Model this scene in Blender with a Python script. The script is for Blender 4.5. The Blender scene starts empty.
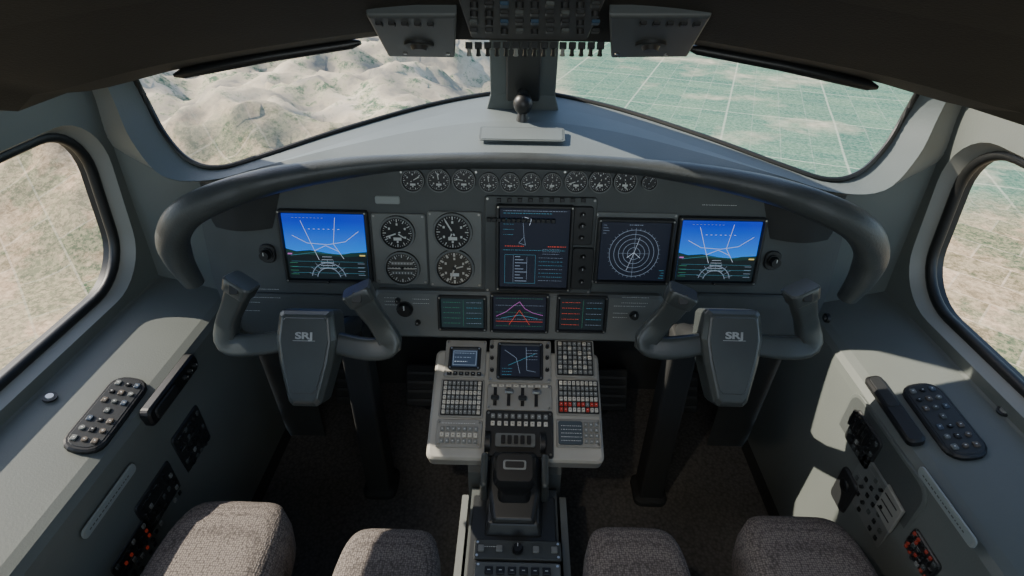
import bpy, math, random
from mathutils import Vector, Matrix, noise
from mathutils.geometry import tessellate_polygon
random.seed(7)
S=bpy.context.scene
COL=S.collection
W={}
# ------------------------------------------------------------------ camera
FPX=550.0
CAM=Matrix.Translation((0,0,1.25))@Matrix.Rotation(math.radians(.83),4,'Z')@Matrix.Rotation(math.radians(56.2),4,'X')@Matrix.Rotation(math.radians(.8),4,'Z')
cd=bpy.data.cameras.new("camera"); cam=bpy.data.objects.new("camera",cd); COL.objects.link(cam)
cam.matrix_world=CAM; cd.sensor_width=36; cd.lens=FPX/1024*36; cd.clip_start=.02; cd.clip_end=40000
S.camera=cam
def hit(M,u,v):
    """measured photo direction -> metric position on the real surface with frame M"""
    o=CAM.translation; d=CAM.to_3x3()@Vector(((u-512)/FPX,(288-v)/FPX,-1))
    n=M.col[2].to_3d(); p=M.translation
    t=(p-o).dot(n)/d.dot(n); h=M.inverted()@(o+d*t)
    return h.x,h.y
def rect(M,u0,v0,u1,v1):
    um,vm=(u0+u1)/2,(v0+v1)/2
    return hit(M,u0,vm)[0],hit(M,um,v1)[1],hit(M,u1,vm)[0],hit(M,um,v0)[1]
def frame(o,x,y):
    x=Vector(x).normalized(); y=Vector(y).normalized(); z=x.cross(y).normalized()
    M=Matrix.Identity(4)
    for i,c in enumerate((x,y,z,Vector(o))):
        for j in range(3): M[j][i]=c[j]
    return M
def T(x,y,z=0): return Matrix.Translation((x,y,z))
# ------------------------------------------------------------------ materials
MATS={}
def mat(name,col,rough=.6,metal=0,em=0,var=.0,vs=40,bump=0,bs=300,spec=.5):
    if name in MATS: return MATS[name]
    m=bpy.data.materials.new(name); m.use_nodes=True; N=m.node_tree.nodes; L=m.node_tree.links
    b=N["Principled BSDF"]; b.inputs["Base Color"].default_value=(*col,1); b.inputs["Roughness"].default_value=rough
    b.inputs["Metallic"].default_value=metal; b.inputs["Specular IOR Level"].default_value=spec
    if em:
        b.inputs["Emission Color"].default_value=(*col,1); b.inputs["Emission Strength"].default_value=em
        b.inputs["Base Color"].default_value=(.01,.01,.012,1)
    tc=N.new("ShaderNodeTexCoord")
    if var:
        n=N.new("ShaderNodeTexNoise"); n.inputs["Scale"].default_value=vs; n.inputs["Detail"].default_value=5
        r=N.new("ShaderNodeValToRGB"); c=Vector(col)
        r.color_ramp.elements[0].position=.3; r.color_ramp.elements[1].position=.7
        r.color_ramp.elements[0].color=(*(c*(1-var)),1); r.color_ramp.elements[1].color=(*(c*(1+var)),1)
        L.new(tc.outputs["Object"],n.inputs["Vector"]); L.new(n.outputs["Fac"],r.inputs["Fac"]); L.new(r.outputs["Color"],b.inputs["Base Color"])
    if bump:
        n=N.new("ShaderNodeTexNoise"); n.inputs["Scale"].default_value=bs; n.inputs["Detail"].default_value=3
        B=N.new("ShaderNodeBump"); B.inputs["Strength"].default_value=bump; B.inputs["Distance"].default_value=.002
        L.new(tc.outputs["Object"],n.inputs["Vector"]); L.new(n.outputs["Fac"],B.inputs["Height"]); L.new(B.outputs["Normal"],b.inputs["Normal"])
    MATS[name]=m; return m
panelM=mat("panel_grey",(.064,.073,.072),.55,var=.12,vs=8,bump=.15)
panel2=mat("panel_light_grey",(.13,.142,.138),.5,var=.1,vs=10,bump=.1)
modM=mat("module_grey",(.34,.335,.30),.5,var=.1,vs=14)
modP=mat("keypad_plate_grey",(.25,.25,.228),.5,var=.1,vs=14)
bezM=mat("bezel_dark",(.020,.022,.023),.4)
blk=mat("black_plastic",(.010,.011,.012),.42)
yokeM=mat("yoke_grey",(.050,.058,.058),.28,var=.12,vs=12,bump=.12,bs=500)
hoodM=mat("hood_padding",(.045,.052,.053),.45,var=.15,vs=20,bump=.3,bs=250)
deckM=mat("deck_blue_grey",(.12,.145,.15),.6,var=.1,vs=6,bump=.15)
deckD=mat("deck_dark_grey",(.085,.102,.104),.6,var=.1,vs=6,bump=.15)
wallM=mat("wall_grey_green",(.115,.130,.122),.55,var=.08,vs=5,bump=.12)
frameM=mat("frame_grey",(.23,.235,.215),.5,var=.06,vs=6)
rub=mat("black_rubber",(.008,.009,.009),.5)
ceilM=mat("ceiling_charcoal",(.011,.011,.009),.8,var=.2,vs=9,bump=.3)
ohM=mat("overhead_grey",(.03,.034,.035),.5,var=.1)
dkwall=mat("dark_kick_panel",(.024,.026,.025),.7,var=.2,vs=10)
white=mat("paint_white",(.6,.62,.6),.5)
cream=mat("label_cream",(.26,.29,.28),.5)
chrome=mat("worn_metal",(.5,.5,.48),.3,metal=1)
redp=mat("red_key",(.5,.04,.025),.5)
ivory=mat("ivory_key",(.55,.53,.46),.5)
greyk=mat("grey_key",(.20,.21,.20),.5)
tan=mat("dial_sepia",(.055,.048,.036),.5)
amb=mat("amber_lamp",(.5,.05,.02),em=.16)
ewhite=mat("display_white",(.7,.82,1),em=.7)
edim=mat("display_dim_white",(.26,.34,.46),em=.7)
ecyan=mat("display_cyan",(.06,.30,.42),em=.8)
egreen=mat("display_green",(.06,.38,.22),em=.5)
ered=mat("display_red",(1,.10,.04),em=.7)
emag=mat("display_magenta",(.6,.15,.6),em=.8)
eyel=mat("display_yellow",(.9,.7,.2),em=.8)
enavy=mat("display_navy",(.003,.006,.016),em=.8)
edark=mat("display_dark",(.004,.010,.014),em=.7)
eground=mat("display_ground",(.002,.007,.009),em=1)
ehill=mat("display_hill",(.004,.030,.026),em=1)
eteal=mat("display_teal",(.006,.018,.022),em=1)
def bluegrad():
    m=bpy.data.materials.new("display_sky_blue"); m.use_nodes=True; N=m.node_tree.nodes; L=m.node_tree.links
    b=N["Principled BSDF"]; tc=N.new("ShaderNodeTexCoord"); s=N.new("ShaderNodeSeparateXYZ"); r=N.new("ShaderNodeMapRange")
    r.inputs[1].default_value=-.02; r.inputs[2].default_value=.06
    c=N.new("ShaderNodeValToRGB"); c.color_ramp.elements[0].color=(.015,.20,.80,1); c.color_ramp.elements[1].color=(.0,.025,.50,1)
    L.new(tc.outputs["Object"],s.inputs[0]); L.new(s.outputs["Y"],r.inputs[0]); L.new(r.outputs[0],c.inputs[0])
    L.new(c.outputs[0],b.inputs["Emission Color"]); b.inputs["Emission Strength"].default_value=1.2; b.inputs["Base Color"].default_value=(.01,.01,.02,1)
    b.inputs["Roughness"].default_value=.2
    return m
eblue=bluegrad()
def fabric():
    m=bpy.data.materials.new("woven_brown_fabric"); m.use_nodes=True; N=m.node_tree.nodes; L=m.node_tree.links
    b=N["Principled BSDF"]; b.inputs["Roughness"].default_value=.95
    tc=N.new("ShaderNodeTexCoord"); v=N.new("ShaderNodeTexVoronoi"); v.inputs["Scale"].default_value=270; v.inputs["Randomness"].default_value=.5
    r=N.new("ShaderNodeValToRGB"); r.color_ramp.elements[0].color=(.25,.22,.20,1); r.color_ramp.elements[1].color=(.06,.052,.049,1); r.color_ramp.elements[1].position=.72
    L.new(tc.outputs["Object"],v.inputs["Vector"]); L.new(v.outputs["Distance"],r.inputs[0]); L.new(r.outputs[0],b.inputs["Base Color"])
    B=N.new("ShaderNodeBump"); B.inputs["Strength"].default_value=.6; B.inputs["Distance"].default_value=.002; B.invert=True
    L.new(v.outputs["Distance"],B.inputs["Height"]); L.new(B.outputs[0],b.inputs["Normal"]); return m
fabM=fabric()
def carpet():
    m=bpy.data.materials.new("dark_carpet"); m.use_nodes=True; N=m.node_tree.nodes; L=m.node_tree.links
    b=N["Principled BSDF"]; b.inputs["Roughness"].default_value=1
    tc=N.new("ShaderNodeTexCoord"); v=N.new("ShaderNodeTexVoronoi"); v.inputs["Scale"].default_value=130
    r=N.new("ShaderNodeValToRGB"); r.color_ramp.elements[0].color=(.115,.108,.10,1); r.color_ramp.elements[1].color=(.05,.047,.044,1)
    L.new(tc.outputs["Object"],v.inputs["Vector"]); L.new(v.outputs["Distance"],r.inputs[0]); L.new(r.outputs[0],b.inputs["Base Color"])
    return m
carM=carpet()
def glass():
    m=bpy.data.materials.new("window_glass"); m.use_nodes=True; N=m.node_tree.nodes; L=m.node_tree.links
    N.remove(N["Principled BSDF"]); t=N.new("ShaderNodeBsdfTransparent")
    t.inputs[0].default_value=(.98,.99,.99,1)
    L.new(t.outputs[0],N["Material Output"].inputs[0]); return m
glM=glass()
# ------------------------------------------------------------------ mesh builder
class MB:
    def __init__(s,mx=1): s.v=[];s.f=[];s.m=[];s.mats=[];s.mx=mx
    def mi(s,m):
        if m not in s.mats: s.mats.append(m)
        return s.mats.index(m)
    def add(s,pts,faces,m):
        k=len(s.v); s.v+= [Vector(p) for p in pts]
        for f in faces: s.f.append([k+i for i in f]); s.m.append(s.mi(m))
    def poly(s,pts,m): s.add(pts,[list(range(len(pts)))],m)
    def loft(s,A,B,m,closed=False):
        n=len(A); F=[]
        for i in range(n if closed else n-1):
            j=(i+1)%n; F.append([i,j,n+j,n+i])
        s.add(list(A)+list(B),F,m)
    def rings(s,R,m,cap0=True,cap1=True):
        n=len(R[0]); P=[p for r in R for p in r]; F=[]
        for k in range(len(R)-1):
            for i in range(n):
                j=(i+1)%n; F.append([k*n+i,k*n+j,(k+1)*n+j,(k+1)*n+i])
        if cap0: F.append(list(range(n))[::-1])
        if cap1: F.append([(len(R)-1)*n+i for i in range(n)])
        s.add(P,F,m)
    def prism(s,pts,z0,z1,m,ch=0.0,mtop=None):
        cx=sum(p[0] for p in pts)/len(pts); cy=sum(p[1] for p in pts)/len(pts)
        wx=max(abs(p[0]-cx) for p in pts); wy=max(abs(p[1]-cy) for p in pts)
        ch=min(ch,wx*.8,wy*.8)
        ins=[(cx+(p[0]-cx)*(1-ch/wx),cy+(p[1]-cy)*(1-ch/wy)) for p in pts]
        R=[[(p[0],p[1],z0) for p in pts],[(p[0],p[1],z1-ch*(1 if z1>z0 else -1)) for p in pts]]
        if ch>0: R.append([(p[0],p[1],z1) for p in ins])
        s.rings(R,m,True,mtop is None)
        if mtop: s.poly(R[-1],mtop)
    def box(s,x0,y0,z0,x1,y1,z1,m,r=0.0,ch=0.0,mtop=None):
        s.prism(rr(x0,y0,x1,y1,r),z0,z1,m,ch,mtop)
    def cyl(s,cx,cy,z0,z1,r0,r1,m,n=20,mtop=None):
        c=[(math.cos(2*math.pi*i/n),math.sin(2*math.pi*i/n)) for i in range(n)]
        R=[[(cx+a*r0,cy+b*r0,z0) for a,b in c],[(cx+a*r1,cy+b*r1,z1) for a,b in c]]
        s.rings(R,m,True,mtop is None)
        if mtop: s.poly(R[-1],mtop)
    def ring(s,cx,cy,z,r0,r1,m,n=32,a0=0,a1=360):
        k=n if a1-a0>=360 else n+1
        A=[math.radians(a0+(a1-a0)*i/n) for i in range(k)]
        s.loft([(cx+r1*math.cos(a),cy+r1*math.sin(a),z) for a in A],[(cx+r0*math.cos(a),cy+r0*math.sin(a),z) for a in A],m,a1-a0>=360)
    def line(s,x0,y0,x1,y1,w,z,m):
        dx,dy=x1-x0,y1-y0; l=math.hypot(dx,dy) or 1; nx,ny=-dy/l*w/2,dx/l*w/2
        s.poly([(x0-nx,y0-ny,z),(x1-nx,y1-ny,z),(x1+nx,y1+ny,z),(x0+nx,y0+ny,z)],m)
    def pl(s,P,w,z,m):
        for a,b in zip(P,P[1:]): s.line(a[0],a[1],b[0],b[1],w,z,m)
    def tube(s,path,rad,m,n=16,sq=1.0,up=(0,0,1),e=1.0):
        P=[Vector(p) for p in path]; R=[]
        f=lambda t: math.copysign(abs(t)**e,t)
        for i,p in enumerate(P):
            t=(P[min(i+1,len(P)-1)]-P[max(i-1,0)]).normalized(); u=Vector(up); u=(u-t*u.dot(t)).normalized(); w=t.cross(u)
            r=rad[i] if isinstance(rad,(list,tuple)) else rad
            q=sq[i] if isinstance(sq,(list,tuple)) else sq
            R.append([p+u*(r*q*f(math.cos(2*math.pi*k/n)))+w*(r*f(math.sin(2*math.pi*k/n))) for k in range(n)])
        s.rings(R,m)
    def obj(s,name,M=None,parent=None,smooth=False,label=None,bevel=0,sub=0,**kw):
        M=M or Matrix.Identity(4)
        V=[Vector((v.x*s.mx,v.y,v.z)) for v in s.v]
        lo=Vector([min(v[i] for v in V) for i in range(3)]); hi=Vector([max(v[i] for v in V) for i in range(3)])
        c=(lo+hi)/2
        if kw.pop("keep",False): c=Vector((0,0,0))
        me=bpy.data.meshes.new(name)
        me.from_pydata([v-c for v in V],[],[f[::-1] for f in s.f] if s.mx<0 else s.f)
        for m in s.mats: me.materials.append(m)
        for p,i in zip(me.polygons,s.m): p.material_index=i; p.use_smooth=smooth
        me.update()
        ob=bpy.data.objects.new(name,me)
        put(ob,M@Matrix.Translation(c),parent)
        if smooth and not sub:
            ang=kw.pop("ang",40)
            me.set_sharp_from_angle(angle=math.radians(ang))
        if bevel:
            b=ob.modifiers.new("bevel","BEVEL"); b.width=bevel; b.segments=3; b.limit_method='ANGLE'; b.angle_limit=math.radians(35)
        if label: ob["label"]=label
        for k,v in kw.items():
            if k!="ang": ob[k]=v
        return ob
def put(ob,M,parent=None):
    COL.objects.link(ob); W[ob.name]=M
    if parent is not None:
        ob.parent=parent; ob.matrix_basis=W[parent.name].inverted()@M
    else: ob.matrix_basis=M
def rr(x0,y0,x1,y1,r,n=4):
    if r<=0: return [(x0,y0),(x1,y0),(x1,y1),(x0,y1)]
    P=[]
    for cx,cy,a in ((x1-r,y0+r,-90),(x1-r,y1-r,0),(x0+r,y1-r,90),(x0+r,y0+r,180)):
        for i in range(n+1):
            t=math.radians(a+90*i/n); P.append((cx+r*math.cos(t),cy+r*math.sin(t)))
    return P
def empty(name,loc,label,cat,**kw):
    e=bpy.data.objects.new(name,None); e.empty_display_size=.05; put(e,Matrix.Translation(loc)); e["label"]=label; e["category"]=cat
    for k,v in kw.items(): e[k]=v
    return e
def inst(src,name,M,parent):
    o=src.copy(); o.name=name; put(o,M,parent); return o
def textobj(body,size,M,parent,m,name,ext=.0006,off=0):
    c=bpy.data.curves.new("lettering","FONT"); c.body=body; c.size=size; c.extrude=ext; c.align_x='CENTER'; c.align_y='CENTER'; c.offset=off; c.space_character=.98
    o=bpy.data.objects.new("tmp",c); COL.objects.link(o); dg=bpy.context.evaluated_depsgraph_get(); dg.update()
    me=bpy.data.meshes.new_from_object(o.evaluated_get(dg)); bpy.data.objects.remove(o)
    me.materials.clear(); me.materials.append(m)
    ob=bpy.data.objects.new(name,me); put(ob,M,parent); return ob
def struct(ob,label,cat): ob["kind"]="structure"; ob["label"]=label; ob["category"]=cat; return ob

# ------------------------------------------------------------------ terrain
def terrain():
    H=-1000; nx,ny=380,320; X0,X1,Y0,Y1=-8500,8500,-1500,11000
    V=[];F=[]
    for j in range(ny+1):
        for i in range(nx+1):
            x=X0+(X1-X0)*i/nx; y=Y0+(Y1-Y0)*(j/ny)**1.4
            k=max(0,min(1,(-x-100+.04*y)/500))*max(0,min(1,(y-1500)/700))
            z=0
            if k>0: z=noise.ridged_multi_fractal(Vector((x/1000,y/1000,3.1)),.88,2.1,8,1.0,2.0)*205*k
            z+=noise.fractal(Vector((x/500,y/500,1)),1.0,2.0,5)*(5+40*k)
            V.append((x,y,H+z))
    for j in range(ny):
        for i in range(nx):
            a=j*(nx+1)+i; F.append((a,a+1,a+nx+2,a+nx+1))
    me=bpy.data.meshes.new("terrain"); me.from_pydata(V,[],F)
    for p in me.polygons: p.use_smooth=True
    m=bpy.data.materials.new("desert_and_fields"); m.use_nodes=True; N=m.node_tree.nodes; L=m.node_tree.links
    b=N["Principled BSDF"]; b.inputs["Roughness"].default_value=1; b.inputs["Specular IOR Level"].default_value=0
    tc=N.new("ShaderNodeTexCoord")
    def noi(scale,det=8,rough=.6,vec=None):
        n=N.new("ShaderNodeTexNoise"); n.inputs["Scale"].default_value=scale; n.inputs["Detail"].default_value=det; n.inputs["Roughness"].default_value=rough
        L.new(vec or tc.outputs["Object"],n.inputs["Vector"]); return n.outputs["Fac"]
    def ramp(f,stops):
        r=N.new("ShaderNodeValToRGB"); e=r.color_ramp.elements
        while len(e)<len(stops): e.new(.5)
        for q,(p,c) in zip(e,stops): q.position=p; q.color=(*c,1)
        L.new(f,r.inputs[0]); return r.outputs[0]
    def mix(f,a,c):
        x=N.new("ShaderNodeMix"); x.data_type='RGBA'
        if isinstance(f,float): x.inputs[0].default_value=f
        else: L.new(f,x.inputs[0])
        L.new(a,x.inputs[6]); L.new(c,x.inputs[7]); return x.outputs[2]
    def brick(rot,c1,c2,mo,ms,bw,rh,off=.0):
        mp=N.new("ShaderNodeMapping"); mp.inputs["Rotation"].default_value=(0,0,rot); L.new(tc.outputs["Object"],mp.inputs[0])
        br=N.new("ShaderNodeTexBrick"); L.new(mp.outputs[0],br.inputs[0]); br.inputs["Scale"].default_value=1
        br.inputs["Color1"].default_value=(*c1,1); br.inputs["Color2"].default_value=(*c2,1); br.inputs["Mortar"].default_value=(*mo,1)
        br.inputs["Mortar Size"].default_value=ms; br.inputs["Brick Width"].default_value=bw; br.inputs["Row Height"].default_value=rh; br.offset=off; br.inputs["Mortar Smooth"].default_value=.4
        return br
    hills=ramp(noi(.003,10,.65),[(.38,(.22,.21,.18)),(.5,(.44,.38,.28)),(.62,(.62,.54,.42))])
    scrubmask=ramp(noi(.006,8,.75),[(.50,(0,0,0)),(.60,(1,1,1))])
    hills=mix(scrubmask,hills,ramp(noi(.03,5,.75),[(.46,(.10,.15,.10)),(.56,(.34,.33,.22))]))
    shrub=ramp(noi(.05,4,.85),[(.47,(.03,.05,.035)),(.53,(.50,.38,.25))])
    pm=ramp(noi(.0045,5),[(.47,(0,0,0)),(.53,(1,1,1))])
    near=mix(pm,ramp(noi(.03,5,.8),[(.46,(.035,.08,.05)),(.54,(.20,.23,.13))]),ramp(noi(.015,8,.75),[(.44,(.28,.18,.11)),(.56,(.62,.45,.30))]))
    near=mix(.42,near,shrub)
    near=mix(.34,near,brick(.8,(.07,.12,.06),(.60,.44,.30),(.58,.50,.38),4,240,150,.5).outputs[0])
    br=brick(.35,(.05,.13,.10),(.10,.20,.14),(.40,.45,.36),8,620,760)
    br2=brick(.35,(.05,.13,.10),(.17,.26,.17),(.25,.31,.25),4,155,95)
    fields=mix(.5,br.outputs[0],br2.outputs[0])
    fields=mix(.28,fields,ramp(noi(.05,4,.8),[(.45,(.02,.07,.06)),(.55,(.26,.34,.26))]))
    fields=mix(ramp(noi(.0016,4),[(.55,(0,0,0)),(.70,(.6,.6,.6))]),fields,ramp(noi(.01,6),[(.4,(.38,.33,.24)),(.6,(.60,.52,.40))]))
    sep=N.new("ShaderNodeSeparateXYZ"); L.new(tc.outputs["Object"],sep.inputs[0])
    def mr(o,a,c):
        r=N.new("ShaderNodeMapRange"); r.inputs[1].default_value=a; r.inputs[2].default_value=c; L.new(o,r.inputs[0]); return r.outputs[0]
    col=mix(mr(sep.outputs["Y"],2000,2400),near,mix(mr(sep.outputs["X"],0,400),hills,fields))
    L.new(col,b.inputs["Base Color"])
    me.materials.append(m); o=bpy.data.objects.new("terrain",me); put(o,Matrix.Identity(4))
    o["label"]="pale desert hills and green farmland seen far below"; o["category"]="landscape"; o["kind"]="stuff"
terrain()
# ------------------------------------------------------------------ shell
A=[(0,1.35,.907),(.075,1.34,.906),(.22,1.27,.894),(.39,1.15,.872),(.52,1.06,.848),(.60,1.03,.833),(.665,1.045,.842),(.715,1.075,.882),(.745,1.10,.94),(.745,1.08,1.03),(.71,1.0,1.18),(.40,.97,1.34),(0,.99,1.40)]
B=[(0,1.27,.898),(.075,1.265,.897),(.21,1.205,.886),(.37,1.095,.866),(.50,1.01,.846),(.60,.985,.825),(.70,1.0,.825),(.765,1.04,.88),(.785,1.06,.95),(.785,1.05,1.03),(.76,.97,1.19),(.40,.93,1.36),(0,.93,1.41)]
C=[(0,1.06,.862),(.08,1.06,.862),(.21,1.05,.86),(.36,1.022,.853),(.49,.985,.84),(.60,1.03,.80),(.74,1.07,.80),(.85,1.07,.88),(.85,1.07,.97),(.84,1.05,1.05),(.83,.98,1.16)]
def crom(P,n=5):
    P=[Vector(p) for p in P]; out=[]
    for i in range(len(P)-1):
        p0=P[max(i-1,0)];p1=P[i];p2=P[i+1];p3=P[min(i+2,len(P)-1)]
        for k in range(n):
            t=k/n; out.append(.5*((2*p1)+(p2-p0)*t+(2*p0-5*p1+4*p2-p3)*t*t+(3*p1-p0-3*p2+p3)*t**3))
    out.append(P[-1]); return out
As,Bs,Cs=crom(A[:11]),crom(B[:11]),crom(C)
for sgn,side in ((-1,"left"),(1,"right")):
    mb=MB(sgn)
    mb.loft(As,Bs,deckM)
    mb.loft([(p.x,p.y+.02,p.z-.04) for p in As[:36]],As[:36],rub)
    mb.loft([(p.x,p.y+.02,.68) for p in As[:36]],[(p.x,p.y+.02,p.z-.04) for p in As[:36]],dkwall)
    mb.loft([p+Vector((.02,.03,0)) for p in As[35:]],As[35:],rub)
    mb.loft(Bs[25:],Cs[25:],frameM)
    mb.loft(A[10:],B[10:],ceilM)
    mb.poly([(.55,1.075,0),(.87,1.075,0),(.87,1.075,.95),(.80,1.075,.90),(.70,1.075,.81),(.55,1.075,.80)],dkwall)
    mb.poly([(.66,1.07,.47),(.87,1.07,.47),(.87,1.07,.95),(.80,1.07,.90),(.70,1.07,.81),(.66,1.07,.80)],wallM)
    mb.poly([(.0,1.07,.69),(.70,1.07,.69),(.70,1.34,.69),(.0,1.34,.69)],dkwall)  # hidden plate added below the deck to keep light out of the footwell
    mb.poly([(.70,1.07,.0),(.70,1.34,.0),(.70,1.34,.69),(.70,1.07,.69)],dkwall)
    struct(mb.obj("trim_1" if sgn<0 else "trim_2",smooth=True,ang=50),"blue-grey windshield surround frame with black edging","window frame")
    mb=MB(sgn); loop=[p for p in As]+[Vector((.40,.97,1.34)),Vector((0,.99,1.40))]
    cpt=Vector((.36,1.08,1.08))
    n=len(loop); mb.add(loop+[cpt],[[i,(i+1)%n,n] for i in range(n)],glM)
    struct(mb.obj("window_1" if sgn<0 else "window_2",smooth=True),"curved clear windshield pane over the dash","window")
    mb=MB(sgn); mb.tube([p+Vector((0,-.004,.002)) for p in As[5:]],.0055,rub,n=8)
    mb.obj("windshield_seal",smooth=True,label="black rubber seal around a windshield pane",category="seal",group="windshield seals")
gs=empty("glareshield",(0,1.15,.87),"broad blue-grey dash top with dark padded hood lip","dashboard")
for sgn in (-1,1):
    up=lambda P,a:[p+Vector((0,0,a)) for p in P]
    Ms=[]
    for i,(b_,c_) in enumerate(zip(Bs[:31],Cs[:31])):
        k=.42 if i<20 else .42+.4*(i-20)/11
        Ms.append(b_.lerp(c_,k)+Vector((0,0,.006 if i<22 else 0)))
    mb=MB(sgn); mb.loft(up(Bs[:31],.001),up(Ms,.001),deckM)
    mb.loft(up(Ms,.001),up(Cs[:31],.001),deckM)
    mb.obj("deck",parent=gs,smooth=True,ang=60)
hp=[(0,1.047,.853),(.12,1.044,.852),(.25,1.032,.849),(.37,1.002,.844),(.48,.962,.834),(.57,.93,.812),(.632,.92,.78),(.672,.925,.73),(.687,.94,.67),(.684,.955,.605)]
hs=crom(hp,5); mirror=[Vector((-p.x,p.y,p.z)) for p in hs[::-1]]
full=mirror+hs[1:]
def hr(p): 
    k=abs(p.x)/.7; r=.016+.016*max(0,(k-.35)/.65)**.8
    return r*(1-.35*max(0,(.70-p.z)/.10)) if abs(p.x)>.6 else r
mb=MB(); mb.tube(full,[hr(p) for p in full],hoodM,n=20,up=(0,-1,.3),sq=[.85 if abs(p.x)>.5 else 1.25 for p in full]); 
mb.obj("hood_lip",parent=gs,smooth=True,ang=70,label="dark padded leather-look rim")
mb=MB(); mb.box(-.088,-.024,0,.088,.024,.0018,deckD,r=.006,ch=.0005); mb.box(-.083,-.020,.0018,.083,.020,.0026,deckM,r=.004)
Md=frame((0,1.115,.8835),(1,0,0),(0,.105,.030)); mb.obj("access_cover",M=Md,parent=gs)
mb=MB()
mb.rings([[(-.082,1.25,.893),(.082,1.25,.893),(.082,1.37,.893),(-.082,1.37,.893)],[(-.072,1.24,.93),(.072,1.24,.93),(.058,1.35,.93),(-.058,1.35,.93)],[(-.062,.96,1.38),(.062,.96,1.38),(.05,1.07,1.38),(-.05,1.07,1.38)]],deckD)
mb.rings([[(-.036,1.227,.92),(.036,1.227,.92),(.036,1.267,.92),(-.036,1.267,.92)],[(-.030,.945,1.38),(.030,.945,1.38),(.030,.99,1.38),(-.030,.99,1.38)]],bezM)
struct(mb.obj("trim_3",bevel=.004),"grey windshield centre post","post")
cp=empty("standby_compass",(0,1.20,.93),"small dark ball compass on a bracket below the centre post","compass")
mb=MB(); R=[]
for k in range(11):
    a=-math.pi/2+math.pi*k/10; R.append([(.021*math.cos(a)*math.cos(t*math.pi/10)+.0005,.021*math.cos(a)*math.sin(t*math.pi/10),.022*math.sin(a)) for t in range(20)])
mb.rings(R,blk); mb.obj("ball",M=T(0,1.19,.925),parent=cp,smooth=True)
mb=MB(); mb.tube([(0,1.195,.927),(0,1.215,.944),(0,1.24,.949)],.012,bezM); mb.cyl(0,1.19,.890,.908,.014,.010,bezM); mb.obj("bracket",parent=cp,smooth=True)

# side walls
for sgn,nm in ((-1,"wall_left"),(1,"wall_right")):
    mb=MB(sgn)
    wx=lambda z:.835-.05*(z-.75)
    y0,y1=-.6,1.07
    outer=[Vector((wx(.545),y0,.545)),Vector((wx(.545),y1,.545)),Vector((wx(1.0),y1,1.0)),Vector((wx(1.0),y0,1.0))]
    win=rr(.18,.572,1.045,.935,.11,8)
    win=[(y+(z-.75)*.06 if y>.6 else y,z) for y,z in win]
    inner=[Vector((wx(z),y,z)) for y,z in win]
    tri=tessellate_polygon([outer,inner]); mb.add(outer+inner,[list(t) for t in tri],wallM)
    mb.loft([(wx(1.0),y0,1.0),(wx(1.0),y1,1.0)],[(.815,y0,1.40),(.815,y1,1.40)],ceilM)
    cy,cz=.58,.75
    def sc(k,dx): return [Vector((wx(z)+dx,cy+(y-cy)*k,cz+(z-cz)*(1-(1-k)*2.0))) for y,z in win]
    mb.loft(inner,sc(.985,.012),frameM,True); mb.loft(sc(.985,.012),sc(.955,.035),frameM,True)
    mb.loft(sc(.955,.035),sc(.955,.055),rub,True)
    prof=[(.85,.552),(.84,.546),(.70,.507),(.685,.500),(.677,.488),(.675,.47),(.668,.30),(.655,.0)]
    for a,b in zip(prof,prof[1:]):
        mb.loft([(a[0],y0,a[1]),(a[0],y1,a[1])],[(b[0],y0,b[1]),(b[0],y1,b[1])],wallM)
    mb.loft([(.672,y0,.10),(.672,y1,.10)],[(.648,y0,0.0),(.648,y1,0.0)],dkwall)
    struct(mb.obj(nm,smooth=True,ang=30),"grey-green cockpit side wall with a rounded window opening and sill ledge","wall")
    mb=MB(sgn); L_=sc(.955,.03); mb.tube(L_+L_[:1],.010,rub,n=10,up=(1,0,0)); mb.obj("window_seal",smooth=True,label="thick black rubber seal of a side window",category="seal",group="side window seals")
    mb=MB(sgn); P=sc(.955,.045); mb.poly(P,glM); struct(mb.obj("window_3" if sgn<0 else "window_4"),"rounded side window pane","window")
lip=[(0,.93,1.105),(.12,.93,1.105),(.25,.918,1.095),(.5,.895,1.058),(.68,.868,1.02),(.76,.85,1.03),(.83,.83,1.06)]
ls=crom(lip,4); 
mb=MB()
full=[Vector((-p.x,p.y,p.z)) for p in ls[::-1]]+ls[1:]
prev=full
for k,(yy,dz) in enumerate(((-.1,.02),(-.3,.10),(-.6,.2),(-.95,.32),(-1.5,.4))):
    cur=[Vector((p.x,p.y+yy,p.z+dz+ (0 if abs(p.x)<.7 else -.02))) for p in full]; mb.loft(prev,cur,ceilM); prev=cur
mb.loft([Vector((p.x,p.y+.02,1.40)) for p in full],[Vector((p.x,p.y+.012,p.z+.012)) for p in full],ceilM); mb.loft([Vector((p.x,p.y+.012,p.z+.012)) for p in full],full,ceilM)
mb.poly([(-.9,-.7,1.56),(.9,-.7,1.56),(.9,.95,1.40),(-.9,.95,1.40)],ceilM)
struct(mb.obj("ceiling",smooth=True,ang=50),"dark charcoal padded cockpit ceiling","ceiling")
mb=MB(); mb.box(-.9,-.6,-.05,.9,1.45,0,carM); struct(mb.obj("floor"),"dark grey textured cockpit carpet","floor")
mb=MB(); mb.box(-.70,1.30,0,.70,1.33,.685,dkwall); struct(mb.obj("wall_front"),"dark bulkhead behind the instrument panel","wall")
for sgn in (-1,1):
    mb=MB(sgn); mb.tube([(.255,.922,1.088),(.27,.922,1.086),(.40,.907,1.068),(.53,.889,1.045),(.545,.887,1.042)],[.004,.010,.011,.010,.004],blk,n=12,sq=.8)
    mb.obj("sun_visor_rail",smooth=True,label="black padded visor strip under the ceiling edge",category="sun visor",group="visor strips")

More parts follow.
